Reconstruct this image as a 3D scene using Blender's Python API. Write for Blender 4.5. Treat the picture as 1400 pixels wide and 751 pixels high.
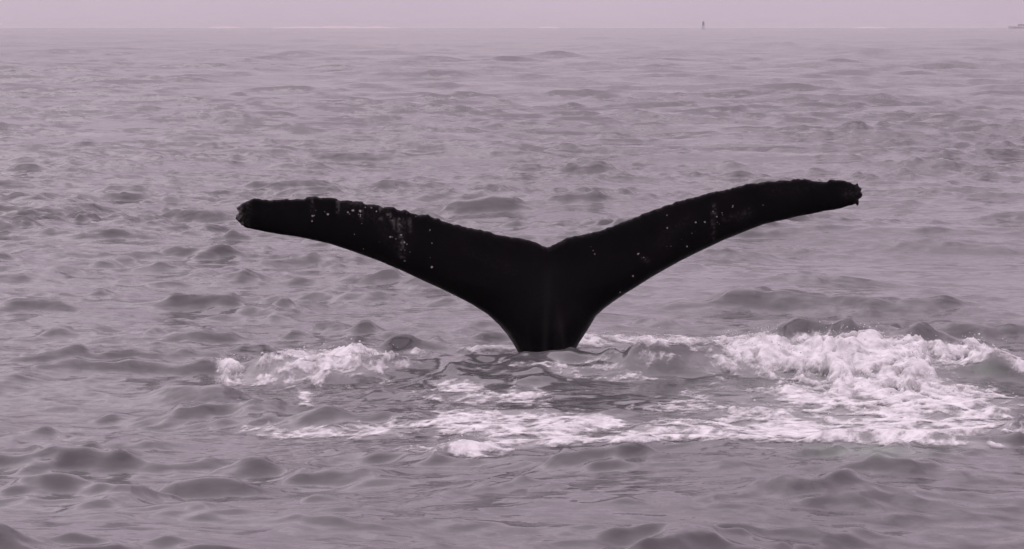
import bpy, bmesh, math, random
import numpy as np
from mathutils import Vector
from mathutils.geometry import delaunay_2d_cdt

for o in list(bpy.data.objects):
    bpy.data.objects.remove(o)
scene = bpy.context.scene
COL = scene.collection
R = math.radians

# ------------------------------------------------------------------ camera
CAM_H = 2.6            # eye height on the deck of a small boat
F_PX = 4290.0          # focal length in pixels of the 1400 px wide photograph
HORIZON = 37.0
PITCH = math.atan((375.5 - HORIZON) / F_PX)
cam_data = bpy.data.cameras.new('camera')
cam_data.sensor_width = 36.0
cam_data.lens = 36.0 * F_PX / 1400.0
cam_data.clip_start = 0.1
cam_data.clip_end = 60000.0
cam = bpy.data.objects.new('camera', cam_data)
COL.objects.link(cam)
cam.location = (0, 0, CAM_H)
cam.rotation_euler = (R(90) - PITCH, 0, 0)
scene.camera = cam

# ------------------------------------------------------------------ sky, sun, exposure
SUN_ELEV, SUN_AZ = R(48), R(-50)      # azimuth clockwise from +Y (the view direction)
world = bpy.data.worlds.new('World')
scene.world = world
world.use_nodes = True
wn, wl = world.node_tree.nodes, world.node_tree.links
wn.clear()
w_out = wn.new('ShaderNodeOutputWorld')
w_bg = wn.new('ShaderNodeBackground')
w_bg.inputs['Strength'].default_value = 0.1
w_sky = wn.new('ShaderNodeTexSky')
w_sky.sky_type = 'NISHITA'
w_sky.sun_disc = False
w_sky.sun_elevation = SUN_ELEV
w_sky.sun_rotation = SUN_AZ
w_sky.air_density = 1.0
w_sky.dust_density = 4.0
w_tc = wn.new('ShaderNodeTexCoord')
w_noise = wn.new('ShaderNodeTexNoise')
w_noise.inputs['Scale'].default_value = 5.0
w_noise.inputs['Detail'].default_value = 4.0
w_ramp = wn.new('ShaderNodeValToRGB')          # the closed cloud deck, mauve grey
w_ramp.color_ramp.elements[0].position = 0.3
w_ramp.color_ramp.elements[0].color = (5.1, 4.1, 5.05, 1)
w_ramp.color_ramp.elements[1].position = 0.7
w_ramp.color_ramp.elements[1].color = (5.8, 4.75, 5.6, 1)
w_mix = wn.new('ShaderNodeMixRGB')
w_mix.inputs['Fac'].default_value = 0.94
wl.new(w_tc.outputs['Generated'], w_noise.inputs['Vector'])
wl.new(w_noise.outputs['Fac'], w_ramp.inputs['Fac'])
wl.new(w_sky.outputs['Color'], w_mix.inputs['Color1'])
# an evenly overcast sky is brighter overhead than at the horizon
w_sep = wn.new('ShaderNodeSeparateXYZ')
wl.new(w_tc.outputs['Generated'], w_sep.inputs['Vector'])
w_el = wn.new('ShaderNodeMath'); w_el.operation = 'MAXIMUM'; w_el.inputs[1].default_value = 0.0
wl.new(w_sep.outputs['Z'], w_el.inputs[0])
w_cie = wn.new('ShaderNodeMath'); w_cie.operation = 'MULTIPLY_ADD'
w_cie.inputs[1].default_value = 1.2
w_cie.inputs[2].default_value = 1.0
wl.new(w_el.outputs[0], w_cie.inputs[0])
w_mul = wn.new('ShaderNodeVectorMath'); w_mul.operation = 'SCALE'
wl.new(w_ramp.outputs['Color'], w_mul.inputs[0])
wl.new(w_cie.outputs[0], w_mul.inputs['Scale'])
wl.new(w_mul.outputs['Vector'], w_mix.inputs['Color2'])
wl.new(w_mix.outputs['Color'], w_bg.inputs['Color'])
wl.new(w_bg.outputs['Background'], w_out.inputs['Surface'])

sun_data = bpy.data.lights.new('sun', 'SUN')
sun_data.energy = 0.8
sun_data.angle = R(90)
sun_data.color = (1.0, 0.92, 0.95)
sun = bpy.data.objects.new('sun', sun_data)
COL.objects.link(sun)
sdir = Vector((math.sin(SUN_AZ) * math.cos(SUN_ELEV), math.cos(SUN_AZ) * math.cos(SUN_ELEV), math.sin(SUN_ELEV)))
sun.rotation_euler = sdir.to_track_quat('Z', 'Y').to_euler()

vs = scene.view_settings
vs.view_transform = 'Standard'
vs.look = 'None'
vs.exposure = 0.13
vs.gamma = 1.0
vs.use_curve_mapping = False

# ------------------------------------------------------------------ helpers
CT, ST = math.cos(PITCH), math.sin(PITCH)

def project(x, y, z):
    """world -> pixel of the 1400x751 photograph"""
    dz = CAM_H - z
    depth = y * CT + dz * ST
    return 700.0 + F_PX * x / depth, 375.5 + F_PX * (dz * CT - y * ST) / depth

def ray(px, py):
    """pixel -> direction with unit depth along the lens axis"""
    a, b = (px - 700.0) / F_PX, (py - 375.5) / F_PX
    return a, CT - b * ST, -(ST + b * CT)

def on_plane(px, py, yy):
    a, b, c = ray(px, py)
    t = yy / b
    return a * t, CAM_H + c * t

def on_water(px, py, z=0.0):
    a, b, c = ray(px, py)
    t = (z - CAM_H) / c
    return a * t, b * t

def smooth(a, b, v):
    t = np.clip((v - a) / (b - a), 0, 1)
    return t * t * (3 - 2 * t)

_perm = np.random.RandomState(7).permutation(4096).astype(np.int64)
_grad = np.random.RandomState(8).uniform(0, 2 * np.pi, 4096)
_gx, _gy = np.cos(_grad).astype(np.float32), np.sin(_grad).astype(np.float32)

def perlin(x, y, seed=0):
    xi, yi = np.floor(x).astype(np.int64), np.floor(y).astype(np.int64)
    fx, fy = (x - xi).astype(np.float32), (y - yi).astype(np.float32)
    u, v = fx * fx * fx * (fx * (fx * 6 - 15) + 10), fy * fy * fy * (fy * (fy * 6 - 15) + 10)
    def g(ix, iy, dx, dy):
        h = _perm[(_perm[(ix + seed * 57) & 4095] + iy) & 4095]
        return _gx[h] * dx + _gy[h] * dy
    a, b = g(xi, yi, fx, fy), g(xi + 1, yi, fx - 1, fy)
    c, d = g(xi, yi + 1, fx, fy - 1), g(xi + 1, yi + 1, fx - 1, fy - 1)
    return (a + (b - a) * u) * (1 - v) + (c + (d - c) * u) * v

def fbm(x, y, octv, seed=0, gain=0.5, ridged=False):
    s, amp, f, tot = 0, 1.0, 1.0, 0.0
    for i in range(octv):
        n = perlin(x * f + i * 17.3, y * f - i * 9.1, seed + i)
        if ridged:
            n = 1.0 - 2.6 * np.abs(n)
        s = s + n * amp
        tot += amp
        amp *= gain
        f *= 2.03
    return s / tot

def mesh_from(name, verts, quads, smooth_shade=True):
    me = bpy.data.meshes.new(name)
    n, k = len(quads), quads.shape[1]
    me.vertices.add(len(verts))
    me.vertices.foreach_set('co', np.ascontiguousarray(verts, dtype=np.float32).ravel())
    me.loops.add(n * k)
    me.loops.foreach_set('vertex_index', np.ascontiguousarray(quads, dtype=np.int32).ravel())
    me.polygons.add(n)
    me.polygons.foreach_set('loop_start', np.arange(0, n * k, k, dtype=np.int32))
    me.polygons.foreach_set('loop_total', np.full(n, k, dtype=np.int32))
    me.update(calc_edges=True)
    me.polygons.foreach_set('use_smooth', np.full(n, smooth_shade, dtype=bool))
    return me

def attr(me, name, values):
    a = me.attributes.new(name, 'FLOAT', 'POINT')
    a.data.foreach_set('value', np.ascontiguousarray(values, dtype=np.float32).ravel())

def link(name, me, mat=None, parent=None, **props):
    o = bpy.data.objects.new(name, me)
    COL.objects.link(o)
    if mat is not None and me is not None and not me.materials:
        me.materials.append(mat)
    if parent is not None:
        o.parent = parent
    for k, v in props.items():
        o[k] = v
    return o

def new_mat(name):
    m = bpy.data.materials.new(name)
    m.use_nodes = True
    nt = m.node_tree
    return m, nt.nodes, nt.links, nt.nodes['Principled BSDF']

# ------------------------------------------------------------------ materials
def water_material():
    m, n, l, p = new_mat('sea_water')
    film = n.new('ShaderNodeAttribute'); film.attribute_name = 'film'
    green = n.new('ShaderNodeAttribute'); green.attribute_name = 'green'
    lost = n.new('ShaderNodeAttribute'); lost.attribute_name = 'lost'
    calm = n.new('ShaderNodeAttribute'); calm.attribute_name = 'calm'
    geo = n.new('ShaderNodeNewGeometry')
    # body colour: dark turbid water, greener where bubbles are mixed in, whiter under thin foam
    c1 = n.new('ShaderNodeMixRGB')
    c1.inputs['Color1'].default_value = (0.096, 0.094, 0.095, 1)
    c1.inputs['Color2'].default_value = (0.150, 0.185, 0.150, 1)
    l.new(green.outputs['Fac'], c1.inputs['Fac'])
    c2 = n.new('ShaderNodeMixRGB')
    c2.inputs['Color2'].default_value = (0.44, 0.44, 0.43, 1)
    l.new(c1.outputs['Color'], c2.inputs['Color1'])
    l.new(film.outputs['Fac'], c2.inputs['Fac'])
    l.new(c2.outputs['Color'], p.inputs['Base Color'])
    p.inputs['IOR'].default_value = 1.333
    ro = n.new('ShaderNodeMapRange')
    ro.inputs['To Min'].default_value = 0.14
    ro.inputs['To Max'].default_value = 0.55
    l.new(film.outputs['Fac'], ro.inputs['Value'])
    l.new(ro.outputs['Result'], p.inputs['Roughness'])
    # ripples too small for the mesh at that distance tilt the normal
    def tilt(scale, stretch, detail):
        mp = n.new('ShaderNodeMapping')
        mp.inputs['Scale'].default_value = (scale * stretch, scale, scale)
        l.new(geo.outputs['Position'], mp.inputs['Vector'])
        t = n.new('ShaderNodeTexNoise')
        t.inputs['Scale'].default_value = 1.0
        t.inputs['Detail'].default_value = detail
        t.inputs['Roughness'].default_value = 0.6
        l.new(mp.outputs['Vector'], t.inputs['Vector'])
        s = n.new('ShaderNodeVectorMath'); s.operation = 'SUBTRACT'
        s.inputs[1].default_value = (0.5, 0.5, 0.5)
        l.new(t.outputs['Color'], s.inputs[0])
        return s.outputs['Vector']
    coarse = tilt(1.1, 0.5, 4)
    fine = tilt(13.0, 0.5, 4)
    middle = tilt(3.4, 0.55, 5)
    sc1 = n.new('ShaderNodeVectorMath'); sc1.operation = 'SCALE'
    l.new(coarse, sc1.inputs[0]); l.new(lost.outputs['Fac'], sc1.inputs['Scale'])
    sc2 = n.new('ShaderNodeVectorMath'); sc2.operation = 'SCALE'
    l.new(fine, sc2.inputs[0]); l.new(calm.outputs['Fac'], sc2.inputs['Scale'])
    sc3 = n.new('ShaderNodeVectorMath'); sc3.operation = 'SCALE'
    l.new(middle, sc3.inputs[0]); l.new(calm.outputs['Fac'], sc3.inputs['Scale'])
    a0 = n.new('ShaderNodeVectorMath'); a0.operation = 'ADD'
    l.new(sc2.outputs['Vector'], a0.inputs[0]); l.new(sc3.outputs['Vector'], a0.inputs[1])
    a1 = n.new('ShaderNodeVectorMath'); a1.operation = 'ADD'
    l.new(sc1.outputs['Vector'], a1.inputs[0]); l.new(a0.outputs['Vector'], a1.inputs[1])
    fl = n.new('ShaderNodeVectorMath'); fl.operation = 'MULTIPLY'
    fl.inputs[1].default_value = (1, 1, 0)
    l.new(a1.outputs['Vector'], fl.inputs[0])
    a2 = n.new('ShaderNodeVectorMath'); a2.operation = 'ADD'
    l.new(geo.outputs['Normal'], a2.inputs[0]); l.new(fl.outputs['Vector'], a2.inputs[1])
    nm = n.new('ShaderNodeVectorMath'); nm.operation = 'NORMALIZE'
    l.new(a2.outputs['Vector'], nm.inputs[0])
    l.new(nm.outputs['Vector'], p.inputs['Normal'])
    return m

def foam_material(name='sea_foam', veil=True):
    m, n, l, p = new_mat(name)
    geo = n.new('ShaderNodeNewGeometry')
    t = n.new('ShaderNodeTexNoise')
    t.inputs['Scale'].default_value = 9.0
    t.inputs['Detail'].default_value = 6.0
    t.inputs['Roughness'].default_value = 0.65
    l.new(geo.outputs['Position'], t.inputs['Vector'])
    r = n.new('ShaderNodeValToRGB')
    r.color_ramp.elements[0].position = 0.33
    r.color_ramp.elements[0].color = (0.46, 0.45, 0.45, 1)
    r.color_ramp.elements[1].position = 0.6
    r.color_ramp.elements[1].color = (0.84, 0.84, 0.83, 1)
    l.new(t.outputs['Fac'], r.inputs['Fac'])
    l.new(r.outputs['Color'], p.inputs['Base Color'])
    p.inputs['Roughness'].default_value = 0.7
    p.inputs['Specular IOR Level'].default_value = 0.25
    b = n.new('ShaderNodeBump')
    b.inputs['Strength'].default_value = 0.5
    b.inputs['Distance'].default_value = 0.02
    l.new(t.outputs['Fac'], b.inputs['Height'])
    l.new(b.outputs['Normal'], p.inputs['Normal'])
    # where the froth thins out the water shows through
    cv = n.new('ShaderNodeAttribute'); cv.attribute_name = 'cover'
    t2 = n.new('ShaderNodeTexNoise')
    t2.inputs['Scale'].default_value = 16.0
    t2.inputs['Detail'].default_value = 5.0
    t2.inputs['Roughness'].default_value = 0.7
    l.new(geo.outputs['Position'], t2.inputs['Vector'])
    ma = n.new('ShaderNodeMath'); ma.operation = 'MULTIPLY_ADD'
    ma.inputs[1].default_value = 0.9
    ma.inputs[2].default_value = -0.46
    l.new(t2.outputs['Fac'], ma.inputs[0])
    ad = n.new('ShaderNodeMath'); ad.operation = 'ADD'
    l.new(cv.outputs['Fac'], ad.inputs[0]); l.new(ma.outputs[0], ad.inputs[1])
    mr = n.new('ShaderNodeMapRange'); mr.interpolation_type = 'SMOOTHSTEP'
    mr.inputs['From Min'].default_value = -0.08
    mr.inputs['From Max'].default_value = 0.50
    mr.inputs['To Max'].default_value = 0.95
    l.new(ad.outputs[0], mr.inputs['Value'])
    if veil:
        l.new(mr.outputs['Result'], p.inputs['Alpha'])
    return m

def plain(name, col, rough=0.6, spec=0.3, var=0.15, scale=6.0):
    m, n, l, p = new_mat(name)
    tc = n.new('ShaderNodeTexCoord')
    t = n.new('ShaderNodeTexNoise')
    t.inputs['Scale'].default_value = scale
    t.inputs['Detail'].default_value = 4
    l.new(tc.outputs['Object'], t.inputs['Vector'])
    r = n.new('ShaderNodeValToRGB')
    r.color_ramp.elements[0].position = 0.3
    r.color_ramp.elements[1].position = 0.7
    r.color_ramp.elements[0].color = tuple(c * (1 - var) for c in col) + (1,)
    r.color_ramp.elements[1].color = tuple(min(1, c * (1 + var)) for c in col) + (1,)
    l.new(t.outputs['Fac'], r.inputs['Fac'])
    l.new(r.outputs['Color'], p.inputs['Base Color'])
    p.inputs['Roughness'].default_value = rough
    p.inputs['Specular IOR Level'].default_value = spec
    return m

def skin_material():
    m, n, l, p = new_mat('whale_skin')
    geo = n.new('ShaderNodeNewGeometry')
    scar_ridge_light = n.new('ShaderNodeAttribute'); scar_ridge_light.attribute_name = 'scar_ridge_light'
    t = n.new('ShaderNodeTexNoise')
    t.inputs['Scale'].default_value = 3.0
    t.inputs['Detail'].default_value = 6
    l.new(geo.outputs['Position'], t.inputs['Vector'])
    r = n.new('ShaderNodeValToRGB')
    r.color_ramp.elements[0].position = 0.35
    r.color_ramp.elements[0].color = (0.0010, 0.0009, 0.0012, 1)
    r.color_ramp.elements[1].position = 0.75
    r.color_ramp.elements[1].color = (0.0032, 0.0023, 0.0030, 1)
    l.new(t.outputs['Fac'], r.inputs['Fac'])
    mx = n.new('ShaderNodeMixRGB')
    mx.inputs['Color2'].default_value = (0.30, 0.28, 0.27, 1)
    l.new(r.outputs['Color'], mx.inputs['Color1'])
    l.new(scar_ridge_light.outputs['Fac'], mx.inputs['Fac'])
    l.new(mx.outputs['Color'], p.inputs['Base Color'])
    p.inputs['Roughness'].default_value = 0.42
    p.inputs['Specular IOR Level'].default_value = 0.035
    b = n.new('ShaderNodeBump')
    b.inputs['Strength'].default_value = 0.25
    b.inputs['Distance'].default_value = 0.02
    t2 = n.new('ShaderNodeTexNoise')
    t2.inputs['Scale'].default_value = 22.0
    t2.inputs['Detail'].default_value = 4
    l.new(geo.outputs['Position'], t2.inputs['Vector'])
    l.new(t2.outputs['Fac'], b.inputs['Height'])
    l.new(b.outputs['Normal'], p.inputs['Normal'])
    return m

M_WATER, M_FOAM, M_SKIN = water_material(), foam_material(), skin_material()
M_SPRAY = foam_material('spray_water', False)

# ------------------------------------------------------------------ the wave field
rng = np.random.RandomState(23)
WAVES = []                                     # (kx, ky, amplitude, phase, wavelength)
NW = 140
SLOPE_OCT = 0.081
lam = np.exp(np.linspace(math.log(0.16), math.log(11.0), NW) + rng.uniform(-0.02, 0.02, NW))
per_oct = NW / math.log2(11.0 / 0.16)
for L in lam:
    k = 2 * math.pi / L
    th = R(12) + rng.normal(0, R(41))          # wind blows roughly towards the boat
    shape = 1.0 if L > 0.7 else 1.25
    if L > 2.5:
        shape = 0.62
    a = SLOPE_OCT * math.sqrt(2.0 / per_oct) / k * shape
    WAVES.append((k * math.sin(th), -k * math.cos(th), a, rng.uniform(0, 2 * math.pi), L))
for L, a, th in ((17.0, 0.035, R(-14)), (24.0, 0.05, R(22)), (38.0, 0.06, R(6)), (60.0, 0.08, R(-4))):
    k = 2 * math.pi / L
    WAVES.append((k * math.sin(th), -k * math.cos(th), a, rng.uniform(0, 6.28), L))

# humps thrown up by the tail: centre x, y, half width x, y, height, turn
HUMPS = [
    (0.42, 23.75, 1.00, 0.50, 0.110, 0.03),
    (-0.65, 23.75, 0.60, 0.5, 0.060, 0.0),
    (1.30, 23.75, 0.60, 0.36, 0.160, 0.08),
    (2.30, 24.75, 0.60, 0.42, 0.190, 0.05),
    (3.05, 24.85, 0.55, 0.45, 0.200, -0.05),
    (2.65, 23.60, 0.80, 0.45, 0.110, 0.10),
    (3.66, 23.55, 0.22, 0.26, 0.160, -0.30),
    (4.15, 23.35, 0.40, 0.28, 0.130, -0.30),
    (-1.15, 24.0, 0.3, 0.35, 0.055, 0.2),
    (-1.75, 23.6, 0.35, 0.25, 0.085, 0.3),
    (-2.22, 22.9, 0.22, 0.22, 0.085, 0.3),
    (2.25, 19.25, 0.42, 0.16, 0.060, -0.05),
    (0.3, 19.75, 1.4, 0.20, 0.030, 0.06),
    (-1.33, 21.4, 0.14, 0.22, 0.060, 0.6),
    (-2.65, 20.6, 0.55, 0.20, 0.070, 0.0),
    (-1.75, 18.2, 0.26, 0.16, 0.075, 0.1),
    (-2.45, 23.0, 0.30, 0.20, 0.060, 0.1),
    (3.9, 26.2, 0.5, 0.3, 0.10, 0.0),
]

# single chop crests that the photograph shows: pixel, half width in pixels, steepness
for cpx, cpy, cw, cs in ((180, 500, 55, 1.0), (275, 645, 60, 1.1), (70, 572, 28, 1.1), (185, 572, 50, 0.9), (95, 690, 70, 0.9), (470, 712, 80, 1.0),
                         (1090, 690, 50, 0.9), (985, 612, 45, 0.9), (1200, 662, 80, 0.8), (870, 630, 20, 0.9), (735, 638, 22, 0.9), (680, 735, 60, 1.0),
                         (1350, 463, 70, 1.1), (1220, 455, 40, 0.7), (450, 566, 26, 1.0), (480, 636, 30, 0.9), (20, 640, 30, 0.8), (160, 735, 50, 0.8),
                         (212, 214, 28, 1.4), (250, 100, 95, 1.3), (520, 97, 36, 1.3), (830, 192, 55, 1.3), (805, 293, 40, 1.2), (150, 340, 26, 1.1),
                         (370, 433, 50, 1.0), (240, 472, 40, 0.9), (820, 225, 50, 1.1), (1230, 125, 40, 1.2), (1130, 300, 40, 0.8), (1210, 400, 50, 1.0),
                         (390, 222, 20, 1.2), (60, 330, 40, 0.9), (1260, 345, 35, 0.9), (640, 205, 40, 0.8), (470, 245, 25, 1.0), (1040, 345, 40, 0.8),
                         (320, 132, 16, 1.2), (350, 158, 22, 1.2), (1180, 80, 60, 1.1), (940, 52, 40, 1.0), (700, 58, 40, 1.0), (90, 215, 60, 0.8)):
    gx_, gy_ = on_water(cpx, cpy)
    sy_ = max(0.13, 1.1 * gy_ * gy_ / (CAM_H * F_PX))
    HUMPS.append((gx_, gy_, cw * gy_ / F_PX, sy_, 0.30 * cs * min(sy_, 0.75), 0.0))

_rc = random.Random(31)
for _ in range(900):      # steeper single crests scattered over the farther sea
    gx_, gy_ = on_water(_rc.uniform(-250, 1650), 43 + 170 * _rc.random() ** 1.5)
    row_ = gy_ * gy_ / (CAM_H * F_PX)
    HUMPS.append((gx_, gy_, _rc.uniform(0.35, 1.5) * (1 + gy_ / 120), max(0.25, 0.45 * row_), _rc.uniform(0.035, 0.080) * min(7.0, 0.5 + gy_ / 52), _rc.uniform(-0.25, 0.25)))

def wave_field(x, y, spacing):
    """displacement and lost slope for points of the calm sheet; spacing = mesh size there"""
    x = x.astype(np.float32); y = y.astype(np.float32); spacing = spacing.astype(np.float32)
    dx = np.zeros_like(x); dy = np.zeros_like(x); dz = np.zeros_like(x); lost = np.zeros_like(x); short = np.zeros_like(x)
    gust = 1.0 + 0.8 * perlin(x / 3.5, y / 6.0, 3) + 0.7 * perlin(x / 14.0, y / 30.0, 5)
    gust = np.clip(gust, 0.45, 1.6).astype(np.float32)
    # the oily smooth "footprint" in front of the tail
    foot = np.exp(-(((x - 0.2) / 2.2) ** 2 + ((y - 21.8) / 1.6) ** 2)).astype(np.float32)
    # around the tail the thrown-up water replaces the wind sea
    own = np.exp(-(((x - 0.9) / 3.4) ** 2 + ((y - 22.8) / 3.2) ** 2) ** 1.5).astype(np.float32)
    for kx, ky, a, ph, L in WAVES:
        k = math.hypot(kx, ky)
        filt = np.exp(-(0.8 * spacing / L) ** 2)
        amp = a * filt
        if L < 4:
            amp = amp * gust
            amp = amp * (1 - 0.2 * foot)
        if L > 1.2:
            amp = amp * (1 - 0.85 * own)
        arg = kx * x + ky * y + ph
        s, c = np.sin(arg), np.cos(arg)
        q = 1.0
        if L < 3.2:
            short += amp * c
        else:
            dz += amp * c
        dx -= q * amp * (kx / k) * s
        dy -= q * amp * (ky / k) * s
        lost += (a * k * (1 - filt)) ** 2 * 0.5
    # wind chop has peaked crests and flat troughs
    sg = np.float32(math.sqrt(sum(w[2] ** 2 for w in WAVES if w[4] < 3.2) / 2))
    dz += short * 0.9 + 0.34 * (np.minimum(short, 2.5 * sg) ** 2 / sg - sg)
    x = x + 0.16 * perlin(x * 2.2, y * 2.2, 51); y = y + 0.16 * perlin(x * 2.2, y * 2.2, 52)
    rough = 1.0 + 0.5 * perlin(x * 1.9, y * 1.4, 53) + 0.45 * perlin(x * 4.3, y * 3.2, 54) + 0.15 * perlin(x * 9.1, y * 7.2, 55)
    far_h = np.zeros_like(x)
    for cx, cy, sx, sy, h, rot in HUMPS:
        reach = 3.0 * max(sx, sy)
        m = np.nonzero((np.abs(x - cx) < reach) & (np.abs(y - cy) < reach))[0]
        if not len(m):
            continue
        hx, hy = x[m] - cx, y[m] - cy
        h = h * (rough[m] if cy < 60 else 1.0)
        cr, sr = math.cos(rot), math.sin(rot)
        u, v = hx * cr + hy * sr, -hx * sr + hy * cr
        # steeper on the side that faces the boat
        v = np.where(v < 0, v * 1.25, v * 0.8)
        e = h * np.exp(-(u / sx) ** 2 - (v / sy) ** 2)
        if cy < 60:
            dz[m] += e
        else:
            far_h[m] = np.maximum(far_h[m], e)
    dz += far_h
    return dx, dy, dz, np.sqrt(lost), gust * (1 - 0.4 * foot)

# foam: ellipses in photo pixels, turned into places on the water by project()
FOAM = [  # cx, cy, rx, ry, density, turn in degrees
    (1130, 492, 150, 34, 1.00, 0), (1050, 480, 75, 22, 0.85, 0), (1190, 500, 120, 40, 0.85, 0),
    (1235, 542, 120, 24, 0.75, 0), (1120, 542, 70, 16, 0.65, 0), (1190, 590, 190, 20, 0.62, 0),
    (1290, 560, 90, 34, 0.42, 0), (1275, 482, 70, 11, 0.62, 0), (1338, 482, 36, 14, 0.9, 0),
    (1390, 496, 30, 9, 0.9, 18), (1430, 512, 50, 12, 0.7, 10),
    (840, 467, 60, 9, 0.80, 0), (930, 466, 60, 9, 0.65, 0), (806, 467, 30, 10, 0.8, 0),
    (668, 478, 52, 7, 0.85, 0), (568, 482, 18, 6, 1.0, 0), (490, 487, 64, 15, 0.70, 0),
    (400, 496, 80, 15, 0.66, 0), (312, 512, 17, 18, 0.9, 0), (352, 520, 60, 9, 0.7, 0),
    (430, 502, 90, 22, 0.45, 0), (530, 502, 60, 7, 0.6, -8),
    (417, 545, 16, 14, 0.75, 40), (375, 590, 46, 11, 0.60, 0), (442, 594, 40, 8, 0.7, 0), (520, 592, 50, 10, 0.5, 0),
    (625, 527, 30, 9, 0.55, 10), (705, 540, 46, 8, 0.55, 0), (772, 506, 32, 8, 0.60, 20), (715, 498, 40, 7, 0.5, 0), (830, 503, 34, 7, 0.5, 0), (985, 505, 44, 8, 0.4, 0), (880, 520, 60, 8, 0.4, 0), (640, 545, 60, 14, 0.35, 0),
    (895, 488, 60, 9, 0.42, 0), (950, 545, 46, 16, 0.45, 0), (560, 540, 40, 8, 0.4, 0),
    (640, 576, 90, 17, 0.58, 0), (725, 588, 120, 18, 0.62, 0), (652, 614, 62, 12, 0.95, 0),
    (765, 605, 120, 6, 1.0, -3), (865, 602, 70, 5, 1.0, 0), (955, 591, 100, 8, 0.85, 0),
    (1060, 594, 120, 9, 0.78, 0), (1210, 602, 150, 8, 0.7, 2), (1330, 609, 90, 4, 0.85, 3),
    (800, 578, 60, 14, 0.62, 0), (1255, 673, 16, 4, 0.45, 0), (985, 701, 22, 3, 0.35, 0),
    (1180, 560, 210, 36, 0.48, 0), (1330, 570, 110, 30, 0.45, 0), (740, 575, 190, 28, 0.46, 0), (450, 590, 140, 16, 0.45, 0),
    (1000, 575, 160, 22, 0.42, 0), (420, 515, 130, 24, 0.36, 0), (700, 530, 150, 20, 0.40, 0), (870, 500, 120, 20, 0.33, 0), (560, 615, 60, 10, 0.35, 0),
]

def foam_fields(x, y, z):
    px, py = project(x, y, z)
    miss = np.ones_like(px)
    for cx, cy, rx, ry, d, turn in FOAM:
        c, s = math.cos(R(turn)), math.sin(R(turn))
        u, v = (px - cx) * c + (py - cy) * s, -(px - cx) * s + (py - cy) * c
        q = (u / rx) ** 2 + (v / ry) ** 2
        miss *= 1 - np.clip(d * 0.92, 0, 0.95) * np.exp(-q ** 1.3)
    D = 1 - miss
    wx, wy = x + 0.18 * perlin(x * 2.1, y * 2.1, 41), y + 0.18 * perlin(x * 2.1 + 9, y * 2.1, 42)
    lace = fbm(wx * 4.2, wy * 3.0, 5, 11, 0.62, ridged=True)       # about -0.2 .. 0.8
    blot = fbm(wx * 3.0, wy * 2.0, 5, 31, 0.6)
    n = np.clip(0.40 + 0.75 * (lace - 0.35) + 0.9 * blot, 0, 1)
    f = n - (1 - D)
    breaker = 0
    for cx, cy, rx, ry, d in ((1140, 495, 170, 40, 1), (1215, 535, 110, 22, 0.6), (1335, 482, 40, 16, 0.6),
                              (312, 512, 20, 20, 0.9), (490, 486, 70, 14, 0.6), (400, 497, 80, 18, 0.4), (568, 482, 20, 7, 0.3),
                              (850, 467, 80, 9, 0.35), (668, 478, 60, 8, 0.12), (650, 612, 70, 14, 0.12)):
        breaker = np.maximum(breaker, d * np.exp(-((px - cx) / rx) ** 2 - ((py - cy) / ry) ** 2))
    return D, f, breaker

# ------------------------------------------------------------------ sea sheet
def build_sea():
    near = np.concatenate([np.linspace(0.6, 9.0, 24)[:-1], np.linspace(9.0, 13.9, 46)[:-1]])
    hf = CAM_H * F_PX
    pys = np.concatenate([np.arange(hf / 13.9, 330, -1.15), np.arange(330, 60, -0.55), np.arange(60, 6, -0.28)])
    mid = hf / pys
    far = np.array([2100, 2500, 3100, 4000, 5500, 7200, 9000.0])
    r = np.concatenate([near, mid[mid < 1900], far])
    half = np.arcsin(12.2 / 57.29578)
    dense = np.linspace(-R(12.2), R(12.2), 800)
    side = np.geomspace(R(12.35), R(180), 50)
    th = np.concatenate([-side[::-1], dense, side])
    dr = np.gradient(r)
    rr, tt = np.meshgrid(r, th, indexing='ij')
    sp_r = np.repeat(dr[:, None], len(th), 1)
    sp_t = rr * np.repeat(np.gradient(th)[None, :], len(r), 0)
    x0, y0 = (rr * np.sin(tt)).ravel(), (rr * np.cos(tt)).ravel()
    spacing = np.maximum(sp_r, sp_t).ravel()
    dx, dy, dz, lost, gust = wave_field(x0, y0, spacing)
    x, y, z = x0 + dx, y0 + dy, dz
    nr, nc = rr.shape
    # foam film only near the tail
    film = np.zeros_like(z); green = np.zeros_like(z)
    sel = (y0 > 15) & (y0 < 28) & (np.abs(x0) < 7)
    D, f, br = foam_fields(x[sel], y[sel], z[sel])
    film[sel] = np.clip(0.5 * smooth(0.3, 0.8, D) * smooth(-0.15, 0.75, fbm(x[sel] * 2.2, y[sel] * 1.6, 4, 81, 0.6, ridged=True)), 0, 1)
    px, py = project(x[sel], y[sel], z[sel])
    g = np.zeros_like(px)
    for cx, cy, rx, ry, d in ((1190, 616, 90, 9, 1.0), (860, 490, 110, 16, 0.2), (1350, 505, 30, 12, 0.7), (780, 520, 200, 30, 0.1), (1150, 540, 220, 60, 0.4)):
        g = np.maximum(g, d * np.exp(-((px - cx) / rx) ** 2 - ((py - cy) / ry) ** 2))
    green[sel] = g
    # the puffy breaker lifts the water below it a little
    i = np.arange(nr * nc).reshape(nr, nc)
    quads = np.stack([i[:-1, :-1], i[:-1, 1:], i[1:, 1:], i[1:, :-1]], -1).reshape(-1, 4)[:, ::-1]
    me = mesh_from('sea', np.stack([x, y, z], 1), quads)
    attr(me, 'film', film)
    attr(me, 'green', green)
    attr(me, 'lost', np.clip(lost * 3.2, 0, 0.8))
    attr(me, 'calm', 0.48 * gust)
    return link('sea', me, M_WATER, kind='structure', label='grey mauve choppy sea reaching to the horizon')

build_sea()

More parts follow.
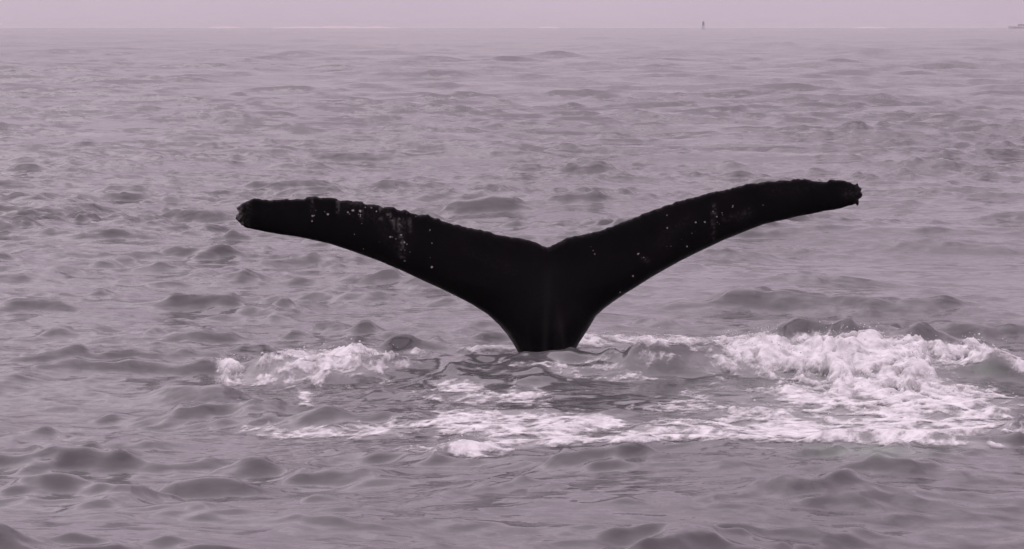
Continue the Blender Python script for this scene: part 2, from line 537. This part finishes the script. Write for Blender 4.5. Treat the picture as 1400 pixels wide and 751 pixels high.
# ------------------------------------------------------------------ foam, a lumpy layer that dips below the water at its edges
def build_foam():
    xs = np.arange(-3.4, 5.6, 0.0125)
    ys = np.arange(16.6, 27.2, 0.022)
    X, Y = np.meshgrid(xs, ys)
    shp = X.shape
    x0, y0 = X.ravel(), Y.ravel()
    dist = np.hypot(x0, y0)
    spacing = dist * dist / (CAM_H * F_PX)
    dx, dy, dz, lost, gust = wave_field(x0, y0, spacing)
    x, y, z = x0 + dx, y0 + dy, dz.astype(np.float64)
    D, f, br = foam_fields(x, y, z)
    puff = np.abs(fbm(x * 1.7, y * 1.7, 4, 61, 0.45)) * 2.4
    thick = 0.006 * np.clip(f * 3, 0, 1) + br * (0.02 + 0.18 * puff) * smooth(0.0, 0.5, f)
    lift = 0.006 + thick * smooth(-0.05, 0.45, f)
    crumb = 0.007 * fbm(x * 13, y * 13, 3, 90) * smooth(0.02, 0.2, f)
    z = z + lift + crumb
    keep_v = (f > -0.32).reshape(shp)
    kq = keep_v[:-1, :-1] & keep_v[:-1, 1:] & keep_v[1:, 1:] & keep_v[1:, :-1]
    i = np.arange(x0.size).reshape(shp)
    quads = np.stack([i[:-1, :-1], i[:-1, 1:], i[1:, 1:], i[1:, :-1]], -1)[kq]
    used = np.zeros(x0.size, bool); used[quads.ravel()] = True
    remap = np.cumsum(used) - 1
    me = mesh_from('sea_foam', np.stack([x, y, z], 1)[used], remap[quads])
    attr(me, 'cover', f[used])
    print('foam quads', len(quads))
    link('sea_foam', me, M_FOAM, kind='stuff', category='foam',
         label='white foam churned up on the water around the whale tail')
    return x, y, z, f, br

fx_, fy_, fz_, ff_, fb_ = build_foam()

# ------------------------------------------------------------------ spray: droplets thrown off the breaker crests
def build_spray():
    rg = np.random.RandomState(5)
    w = np.clip(fb_, 0, 1) * (ff_ > 0.25)
    w = w / w.sum()
    idx = rg.choice(len(w), 700, p=w)
    bm = bmesh.new()
    bmesh.ops.create_icosphere(bm, subdivisions=1, radius=1.0)
    base = np.array([v.co[:] for v in bm.verts]); tris = np.array([[v.index for v in f.verts] for f in bm.faces])
    bm.free()
    vs_, fs_ = [], []
    for j, k in enumerate(idx):
        rad = rg.uniform(0.002, 0.006) * (1.6 if rg.rand() < 0.1 else 1)
        c = np.array([fx_[k] + rg.normal(0, 0.05), fy_[k] + rg.normal(0, 0.05), fz_[k] + 0.01 + abs(rg.normal(0, 0.035))])
        vs_.append(base * rad * rg.uniform(0.7, 1.4, 3) + c)
        fs_.append(tris + j * len(base))
    me = mesh_from('spray', np.concatenate(vs_), np.concatenate(fs_))
    link('water_spray', me, M_SPRAY, kind='stuff', category='spray',
         label='fine white spray droplets above the breaking foam')

build_spray()

# ------------------------------------------------------------------ whale tail
TRAIL = [(321,280),(324,284),(329,280),(335,277),(345,273),(352,271.5),(360,274),(372,273.5),(385,273),(400,272.5),(415,272.5),(419,269),
         (430,268.5),(440,270),(460,271),(466,274.5),(480,275.5),(494,276),(498,279.5),(518,280),(524,283.5),(532,282),(540,285),(550,288),
         (556,287.5),(562,291),(572,294),(578,293.5),(585,293.5),(590,297),(600,299.5),(606,303),(620,306),(640,312),(660,315),(680,321),
         (690,323),(700,324.5),(712,325.5),(722,328),(732,332),(741,336),(748,338.5),(753,337.5),(760,333),(770,328),(780,324.5),(800,320),
         (825,314),(840,308.5),(855,303),(870,297),(880,292.5),(905,283),(930,274.5),(950,270),(970,264),(990,260.5),(1010,255.5),(1030,250.5),
         (1050,248.5),(1070,247.5),(1085,245.3),(1100,245.5),(1115,247.5),(1130,249.5),(1134,246.5),(1155,247),(1163,249.5),(1169,252.5)]
RTIP = [(1172,250.5),(1174,255),(1178,258),(1176.5,262),(1179,265.5),(1177,271),(1174,273),(1174.5,280),(1172,282),(1169.5,279)]
LEAD_R = [(1160,281.5),(1150,285),(1140,287),(1128,288.5),(1110,292.5),(1090,296),(1075,300),(1060,303),(1045,306.5),(1030,312),(1010,320),
          (990,328),(970,337.5),(950,347),(930,357),(910,368),(890,379.5),(872,391),(855,401.5),(838,413),(826,422),(814.5,432.5),(806,447),
          (798,459.5),(791,470),(786,479),(783,487),(782,496)]
STOCK = [(782,510),(786,530),(794,560),(806,600),(820,650),(826,700),(668,700),(674,650),(688,600),(700,560),(708,530),(712,510)]
LEAD_L = [(712,496),(711,487),(708.5,482),(702,470.5),(693,457),(682.5,444.5),(667,430),(645,416),(617,401.5),(600,393.5),(580,384.5),(548,369.5),
          (516,356),(480,343),(451,333.5),(420,326.5),(405,323.5),(385,321),(365,317.5),(350,314.5),(336,311.5)]
LTIP = [(330,307),(325,303),(321,299),(323,294.5),(327,290.5),(323,286.5)]
TAIL_Y = 25.0

def mid_y(x, z):
    ax = abs(x - 0.29) / 2.5
    return TAIL_Y + 0.42 * ax ** 2 + 0.16 * (z - 0.3) * (1 if z > 0 else -0.6)

def place(px, py):
    yy = TAIL_Y
    for _ in range(6):
        x, z = on_plane(px, py, yy)
        yy = mid_y(x, z)
    return x, z

def build_whale():
    poly = TRAIL + RTIP + LEAD_R + STOCK + LEAD_L + LTIP
    kinds = ['t'] * len(TRAIL) + ['p'] * len(RTIP) + ['l'] * len(LEAD_R) + ['s'] * len(STOCK) + ['l'] * len(LEAD_L) + ['p'] * len(LTIP)
    pts = [place(*p) for p in poly]
    # resample the outline; the trailing edge gets fine ragged nicks
    rg = random.Random(4)
    out, okind = [], []
    for i in range(len(pts)):
        a, b = np.array(pts[i]), np.array(pts[(i + 1) % len(pts)])
        L = np.linalg.norm(b - a)
        m = max(1, int(round(L / (0.014 if kinds[i] != 's' else 0.05))))
        for j in range(m):
            q = a + (b - a) * j / m
            if kinds[i] in 'tp':
                d = (b - a) / L
                q = q + np.array((-d[1], d[0])) * (0.010 * float(perlin(np.array([q[0] * 14.0]), np.array([q[1] * 14.0]), 5)[0]) + 0.009 * float(perlin(np.array([q[0] * 33.0]), np.array([q[1] * 33.0]), 6)[0]))
            out.append(q); okind.append(kinds[i])
    out = np.array(out); okind = np.array(okind)
    # interior points on a jittered grid
    st = 0.0145
    gx, gz = np.meshgrid(np.arange(out[:, 0].min(), out[:, 0].max(), st), np.arange(out[:, 1].min(), out[:, 1].max(), st))
    g = np.stack([gx.ravel(), gz.ravel()], 1) + np.random.RandomState(2).uniform(-0.003, 0.003, (gx.size, 2))
    inside = np.zeros(len(g), bool)
    nx = np.roll(out, -1, 0)
    for (x1, z1), (x2, z2) in zip(out, nx):
        if z1 == z2:
            continue
        hit = (z1 > g[:, 1]) != (z2 > g[:, 1])
        inside ^= hit & (g[:, 0] < (x2 - x1) * (g[:, 1] - z1) / (z2 - z1) + x1)
    g = g[inside]
    def dist_to(p, sel):
        q = out[sel]
        d = np.full(len(p), 9.0)
        for c in range(0, len(p), 2000):
            dd = p[c:c + 2000, None, :] - q[None, :, :]
            d[c:c + 2000] = np.sqrt((dd ** 2).sum(-1).min(1))
        return d
    d_all = dist_to(g, np.ones(len(out), bool))
    g = g[d_all > 0.008]
    P2 = np.concatenate([out, g])
    n_out = len(out)
    edges = [(i, (i + 1) % n_out) for i in range(n_out)]
    V, E, F, _, _, _ = delaunay_2d_cdt([Vector(p) for p in P2], edges, [], 1, 1e-6)
    V = np.array([v[:] for v in V])
    F = np.array([f[:] for f in F])
    # keep only triangles on the inside of the outline
    cen = V[F].mean(1)
    ins = np.zeros(len(cen), bool)
    for (x1, z1), (x2, z2) in zip(out, nx):
        if z1 == z2:
            continue
        hit = (z1 > cen[:, 1]) != (z2 > cen[:, 1])
        ins ^= hit & (cen[:, 0] < (x2 - x1) * (cen[:, 1] - z1) / (z2 - z1) + x1)
    F = F[ins]
    d = dist_to(V, np.ones(n_out, bool)); d[d < 0.001] = 0
    dt = dist_to(V, (okind == 't') | (okind == 'p'))
    dl = dist_to(V, (okind == 'l') | (okind == 's'))
    xx, zz = V[:, 0] - 0.29, V[:, 1]
    ax = np.clip(np.abs(xx) / 2.5, 0, 1)
    # half thickness: rounded leading edge, thin trailing edge, stout stock in the middle
    lead = np.sqrt(np.clip(1 - (1 - np.clip(dl / 0.20, 0, 1)) ** 2, 0, 1))
    trail = np.clip(dt / 0.42, 0, 1) ** 0.75
    fl = (0.018 + (0.125 - 0.085 * ax) * trail) * lead
    stock_w = np.exp(-(xx / 0.34) ** 2) * smooth(0.75, 0.15, zz)
    w = np.clip(dl / 0.23, 0, 1)
    st_t = 0.33 * np.sqrt(np.clip(1 - (1 - w) ** 2, 0, 1))
    T = fl * (1 - stock_w) + st_t * stock_w
    T = T + 0.05 * np.exp(-((xx - 0.02) / 0.045) ** 2) * smooth(0.85, 0.35, zz) * (d > 0.05)      # keel along the stock
    T = T * np.clip(d / 0.03, 0, 1) ** 0.5
    T = T + 0.004 * fbm(xx * 4, zz * 4, 3, 15) * (d > 0.03)
    T[:n_out] = np.where(d[:n_out] == 0, 0.0, T[:n_out])
    yc = np.array([mid_y(x, z) for x, z in V])
    rim = d == 0
    front = np.stack([V[:, 0], yc - T, V[:, 1]], 1)
    back = np.stack([V[:, 0], yc + T, V[:, 1]], 1)
    bidx = np.arange(len(V)); bidx[~rim] = len(V) + np.arange((~rim).sum())
    verts = np.concatenate([front, back[~rim]])
    # orientation: front faces look towards -Y
    a, b, c = front[F[:, 0]], front[F[:, 1]], front[F[:, 2]]
    ny = np.cross(b - a, c - a)[:, 1]
    Ff = F.copy(); Ff[ny > 0] = Ff[ny > 0][:, ::-1]
    Fb = bidx[Ff][:, ::-1]
    me = mesh_from('whale', verts, np.concatenate([Ff, Fb]))
    # scratches, pale worn tips, and light on the stock ridges painted as paler skin
    px, py = project(verts[:, 0], verts[:, 1], verts[:, 2])
    scar_ridge_light = np.zeros(len(verts))
    def stroke(x1, y1, x2, y2, wdt, s):
        t = np.clip(((px - x1) * (x2 - x1) + (py - y1) * (y2 - y1)) / max(1e-6, (x2 - x1) ** 2 + (y2 - y1) ** 2), 0, 1)
        q = np.hypot(px - x1 - t * (x2 - x1), py - y1 - t * (y2 - y1))
        nz = 0.25 + 1.5 * perlin(px / 3.0, py / 3.5, 77)
        np.maximum(scar_ridge_light, s * np.exp(-(q / wdt) ** 2) * np.clip(nz, 0.0, 1), out=scar_ridge_light)
    for s in ((427,272,427,294,2.2,0.18),(531,293,538,303,2.4,0.8),(538,303,542,314,2.4,0.4),(550,335,552,352,2.5,0.15),(495,278,494,300,2.5,0.22),
              (552,300,550,320,4,0.12),(480,279,495,279,2,0.15),(976,280,975,330,2.5,0.16),(975,284,976,292,3,0.3),(1012,296,1024,290,6,0.08),
              (1158,264,1164,264,7,0.14),(1172,258,1173,276,5,0.10),(326,285,328,306,4.5,0.75),(337,280,336,308,6,0.12),(765,440,770,476,4,0.07),  # last stroke here paints the light on the stock's keel
              (990,300,1003,297,3,0.12),(880,354,885,356,3,0.15),(700,370,640,345,8,0.02),(505,285,548,345,9,0.03),(470,282,520,300,8,0.05),(546,300,550,350,3,0.4),(520,284,521,300,2,0.45),(560,300,561,316,2,0.4),(462,276,462,292,2,0.4),(940,300,900,330,8,0.025),(1050,262,1120,256,7,0.03)):
        stroke(*s)
    for rx1, ry1, rx2, ry2, rw, rs_ in ((764, 425, 772, 480, 4.5, 0.035), (746, 420, 744, 480, 3.0, 0.02), (720, 440, 724, 480, 3.0, 0.012)):  # pale lines paint the light caught along the stock's ridges
        tt_ = np.clip((py - ry1) / (ry2 - ry1), 0, 1)
        qq = np.abs(px - rx1 - tt_ * (rx2 - rx1))
        scar_ridge_light = np.maximum(scar_ridge_light, rs_ * np.exp(-(qq / rw) ** 2) * smooth(ry1 - 20, ry2 - 10, py))
    attr(me, 'scar_ridge_light', np.clip(scar_ridge_light, 0, 1))
    whale = link('whale', me, M_SKIN, category='whale',
                 label='black whale tail with both flukes raised out of the foaming water')
    return whale, verts, Ff

whale, w_verts, w_faces = build_whale()

# barnacles: small ribbed cones, pale, sitting on the underside of the flukes
def barnacle_mesh(seed):
    rg = random.Random(seed)
    v, f = [], []
    n = 8
    for h, rad in ((-0.15, 1.0), (0.35, 0.72), (0.55, 0.38)):
        for i in range(n):
            a = 2 * math.pi * i / n
            rr = rad * rg.uniform(0.75, 1.2)
            v.append((rr * math.cos(a), rr * math.sin(a), h * rg.uniform(0.85, 1.15)))
    v.append((0, 0, 0.38))
    for k in range(2):
        for i in range(n):
            f.append((k * n + i, k * n + (i + 1) % n, (k + 1) * n + (i + 1) % n, (k + 1) * n + i))
    for i in range(n):
        f.append((2 * n + i, 2 * n + (i + 1) % n, 3 * n))
    me = bpy.data.meshes.new('barnacle')
    me.from_pydata(v, [], f)
    return me

M_BARN = plain('barnacle_shell', (0.33, 0.31, 0.28), 0.7, 0.2, 0.3, 1.5)
M_BARN_DARK = plain('worn_barnacle_shell', (0.13, 0.12, 0.11), 0.7, 0.2, 0.3, 1.5)
barn_meshes = [barnacle_mesh(i) for i in range(4)]
for k_, me in enumerate(barn_meshes):
    me.materials.append(M_BARN_DARK if k_ == 3 else M_BARN)
BARN = [(427,295.5,2.6),(429,296,1.6),(427,303,2.2),(445,289,1.8),(448,292,2.2),(477,290,2.6),(482,289,2.2),(478,293,1.5),(493,289,2.6),(493,293,2),(493,297.5,1.6),
        (495,307,1.4),(484.5,321,1.3),(497,340,1.4),(515.5,290,1.9),(508,285,1.6),(533,325,2.8),(537,323,1.8),(548,322,1.8),(549.5,333,1.8),
        (552.5,333,2),(555,333,1.6),(554,341,1.2),(552,356,1.9),(588,316,1.3),(591,333,1.7),(590,365,2.2),(589,352,1.0),(500,283,1.3),
        (811,342,1.4),(812.5,349,1.5),(808,338,1.0),(872,347,2.2),(880,353,1.4),(865,378,1.7),(912,295,1.7),(911,311,1.5),(951,304,1.8),
        (963,303,1.9),(918,337,1.2),(940,336,1.2),(975,288,1.9),(980,297,1.6),(981,305,1.3),(987,290,1.4),(1003,284,1.6),(1002,281,1.2),(1043,280,1.5),(849,399,1.4)]
_rs = random.Random(12)
for _ in range(34):       # loose specks, thickest on the fluke with the most barnacles
    bx = _rs.gauss(515, 42) if _rs.random() < 0.65 else _rs.gauss(940, 60)
    lo, hi = (282, 282 + max(10, (bx - 400) * 0.42)) if bx < 700 else (400 - (bx - 780) * 0.52, 372 - (bx - 850) * 0.42)
    BARN.append((bx, _rs.uniform(min(lo, hi), max(lo, hi)), _rs.uniform(0.5, 1.1)))
fpx, fpy = project(w_verts[:, 0], w_verts[:, 1], w_verts[:, 2])
me_w = whale.data
nrm = np.empty(len(w_verts) * 3, np.float32)
me_w.vertices.foreach_get('normal', nrm)
nrm = nrm.reshape(-1, 3)
rb = random.Random(9)
for k, (bx, by, br) in enumerate(BARN):
    q = np.hypot(fpx - bx, fpy - by) + np.where(nrm[:, 1] > 0, 50, 0)
    j = int(np.argmin(q))
    nv = Vector(nrm[j].tolist())
    o = link('barnacle', barn_meshes[k % 4], None, whale)
    o.location = Vector(w_verts[j].tolist()) - nv * 0.001
    o.rotation_mode = 'QUATERNION'
    from mathutils import Quaternion
    o.rotation_quaternion = nv.to_track_quat('Z', 'Y') @ Quaternion((0, 0, 1), rb.uniform(0, 6.28))
    s = br * 0.85 * 25.0 / F_PX
    o.scale = (s * rb.uniform(0.55, 1.3), s * rb.uniform(0.55, 1.3), s * 0.5)

# ------------------------------------------------------------------ far things on the horizon
def lathe(profile, n=20):
    v, f = [], []
    for r_, z_ in profile:
        for i in range(n):
            a = 2 * math.pi * i / n
            v.append((r_ * math.cos(a), r_ * math.sin(a), z_))
    m = len(profile)
    for k in range(m - 1):
        for i in range(n):
            f.append((k * n + i, k * n + (i + 1) % n, (k + 1) * n + (i + 1) % n, (k + 1) * n + i))
    f.append(tuple(range(n))[::-1]); f.append(tuple((m - 1) * n + i for i in range(n)))
    me = bpy.data.meshes.new('lathe')
    me.from_pydata(v, [], f)
    return me

def box_into(bm, c, s, taper=1.0):
    r = bmesh.ops.create_cube(bm, size=1.0)
    for v in r['verts']:
        k = taper if v.co.z > 0 else 1.0
        v.co = Vector((c[0] + v.co.x * s[0] * k, c[1] + v.co.y * s[1] * k, c[2] + v.co.z * s[2]))

def bar_into(bm, a, b, rad):
    a, b = Vector(a), Vector(b)
    d = b - a
    r = bmesh.ops.create_cone(bm, cap_ends=True, segments=8, radius1=rad, radius2=rad, depth=d.length)
    q = d.to_track_quat('Z', 'Y')
    for v in r['verts']:
        v.co = q @ v.co + (a + b) / 2

def from_bm(name, bm, mat, parent):
    me = bpy.data.meshes.new(name)
    bm.to_mesh(me); bm.free()
    return link(name, me, mat, parent)

M_STEEL = plain('weathered_green_steel', (0.17, 0.18, 0.18), 0.6, 0.3, 0.3, 2.0)
M_HULL = plain('hull_haze_grey', (0.58, 0.55, 0.57), 0.5, 0.3, 0.1, 0.6)  # distance haze is put into the hull colour, so it stays faint
M_CABIN = plain('cabin_haze_grey', (0.62, 0.59, 0.61), 0.5, 0.3, 0.1, 0.6)  # cabin colour likewise carries the haze
M_GLASS = plain('dark_cabin_glass', (0.03, 0.03, 0.035), 0.1, 0.5, 0.1, 1.0)
M_SAND = plain('pale_sand', (0.66, 0.56, 0.51), 0.9, 0.1, 0.08, 0.004)

def build_marker():
    dist = 3400.0
    x, _ = on_plane(961.5, 37, dist)
    t = link('channel_marker', None, category='marker', label='dark upright channel marker standing alone on the horizon')
    t.location = (x, dist, 0)
    for i in range(4):
        a = math.pi / 4 + i * math.pi / 2
        bm = bmesh.new()
        bar_into(bm, (1.5 * math.cos(a), 1.5 * math.sin(a), -1.2), (1.1 * math.cos(a), 1.1 * math.sin(a), 4.2), 0.22)
        from_bm('pile', bm, M_STEEL, t)
    for z_, rr in ((1.2, 1.33), (2.8, 1.2)):
        bm = bmesh.new()
        for i in range(4):
            a, b = math.pi / 4 + i * math.pi / 2, math.pi / 4 + (i + 1) * math.pi / 2
            bar_into(bm, (rr * math.cos(a), rr * math.sin(a), z_), (rr * math.cos(b), rr * math.sin(b), z_), 0.1)
        from_bm('brace_ring', bm, M_STEEL, t)
    bm = bmesh.new(); box_into(bm, (0, 0, 4.3), (2.9, 2.9, 0.25))
    from_bm('platform', bm, M_STEEL, t)
    bm = bmesh.new(); box_into(bm, (0, 0, 6.3), (2.3, 2.3, 3.6), 0.85)
    from_bm('daymark', bm, M_STEEL, t)
    link('lantern', lathe([(0.3, 8.1), (0.42, 8.2), (0.42, 9.0), (0.15, 9.3)], 12), M_STEEL, t)

build_marker()

def build_boat():
    dist = 5000.0
    x, _ = on_plane(1394, 37, dist)
    t = link('far_boat', None, category='boat', label='faint grey boat with a cabin, far off on the horizon')
    t.location = (x, dist, -0.2)
    t.scale = (3.2, 3.2, 3.0)
    # hull: stations from bow (left) to stern
    st = [(-5.6, 0.05, 1.5), (-4.2, 0.9, 1.25), (-2.0, 1.45, 1.1), (1.0, 1.55, 1.0), (4.0, 1.4, 1.0)]
    v, f = [], []
    for sx, wy, h in st:
        v += [(sx, -wy, h), (sx + 0.15, -wy * 0.7, -0.4), (sx + 0.15, wy * 0.7, -0.4), (sx, wy, h)]
    for k in range(len(st) - 1):
        for i in range(4):
            f.append((k * 4 + i, k * 4 + (i + 1) % 4, k * 4 + 4 + (i + 1) % 4, k * 4 + 4 + i))
    f += [(3, 2, 1, 0), tuple(16 + i for i in range(4))]
    me = bpy.data.meshes.new('hull'); me.from_pydata(v, [], f)
    link('hull', me, M_HULL, t)
    bm = bmesh.new(); box_into(bm, (0.6, 0, 1.75), (3.6, 2.2, 1.4), 0.9)
    c = from_bm('cabin', bm, M_CABIN, t)
    for wx in (-0.5, 0.6, 1.7):
        bm = bmesh.new(); box_into(bm, (wx, -1.06, 1.95), (0.8, 0.1, 0.5))
        from_bm('window', bm, M_GLASS, c)
    bm = bmesh.new(); bar_into(bm, (1.2, 0, 2.4), (1.2, 0, 4.2), 0.05)
    from_bm('mast', bm, M_HULL, t)

build_boat()

def build_shore(x1, x2, hgt, seed):
    """a low spit of pale sand on the far side of the bay"""
    dist = 7000.0
    xa, xb = on_plane(x1, 37, dist)[0], on_plane(x2, 37, dist)[0]
    n = 60
    rg = np.random.RandomState(seed)
    v, f = [], []
    for i in range(n + 1):
        t = i / n
        x = xa + (xb - xa) * t
        h = hgt * (math.sin(math.pi * t) ** 0.4) * (0.75 + 0.5 * float(perlin(np.array([t * 9.0 + seed]), np.array([seed * 1.7]), 3)[0]))
        v += [(x, dist - 60, -1.0), (x, dist, max(h, 0.05)), (x, dist + 90, max(h * 0.9, 0.05)), (x, dist + 220, -1.0)]
    for i in range(n):
        for k in range(3):
            f.append((i * 4 + k, i * 4 + k + 1, i * 4 + k + 5, i * 4 + k + 4)[::-1])
    me = bpy.data.meshes.new('far_shore')
    me.from_pydata(v, [], f)
    link('far_shore', me, M_SAND, kind='structure', label='low pale strip of sand along the far horizon')

build_shore(372, 545, 5.0, 1)
build_shore(284, 330, 4.5, 2)
build_shore(735, 765, 3.5, 3)
build_shore(1172, 1212, 3.5, 4)

# ------------------------------------------------------------------ haze: damp sea air
def build_haze():
    bm = bmesh.new()
    bmesh.ops.create_cube(bm, size=1.0)
    for v in bm.verts:
        v.co = Vector((v.co.x * 19000, v.co.y * 19000, 5.5 + v.co.z * 15.0))
    me = bpy.data.meshes.new('haze'); bm.to_mesh(me); bm.free()
    m = bpy.data.materials.new('damp_air'); m.use_nodes = True
    n, l = m.node_tree.nodes, m.node_tree.links
    n.clear()
    out = n.new('ShaderNodeOutputMaterial')
    pv = n.new('ShaderNodeVolumePrincipled')
    pv.inputs['Color'].default_value = (0.98, 0.97, 0.98, 1)
    pv.inputs['Density'].default_value = HAZE
    l.new(pv.outputs['Volume'], out.inputs['Volume'])
    link('haze', me, m, kind='stuff', category='haze', label='thin pale mauve haze over the sea')

HAZE = 1.15e-4
build_haze()
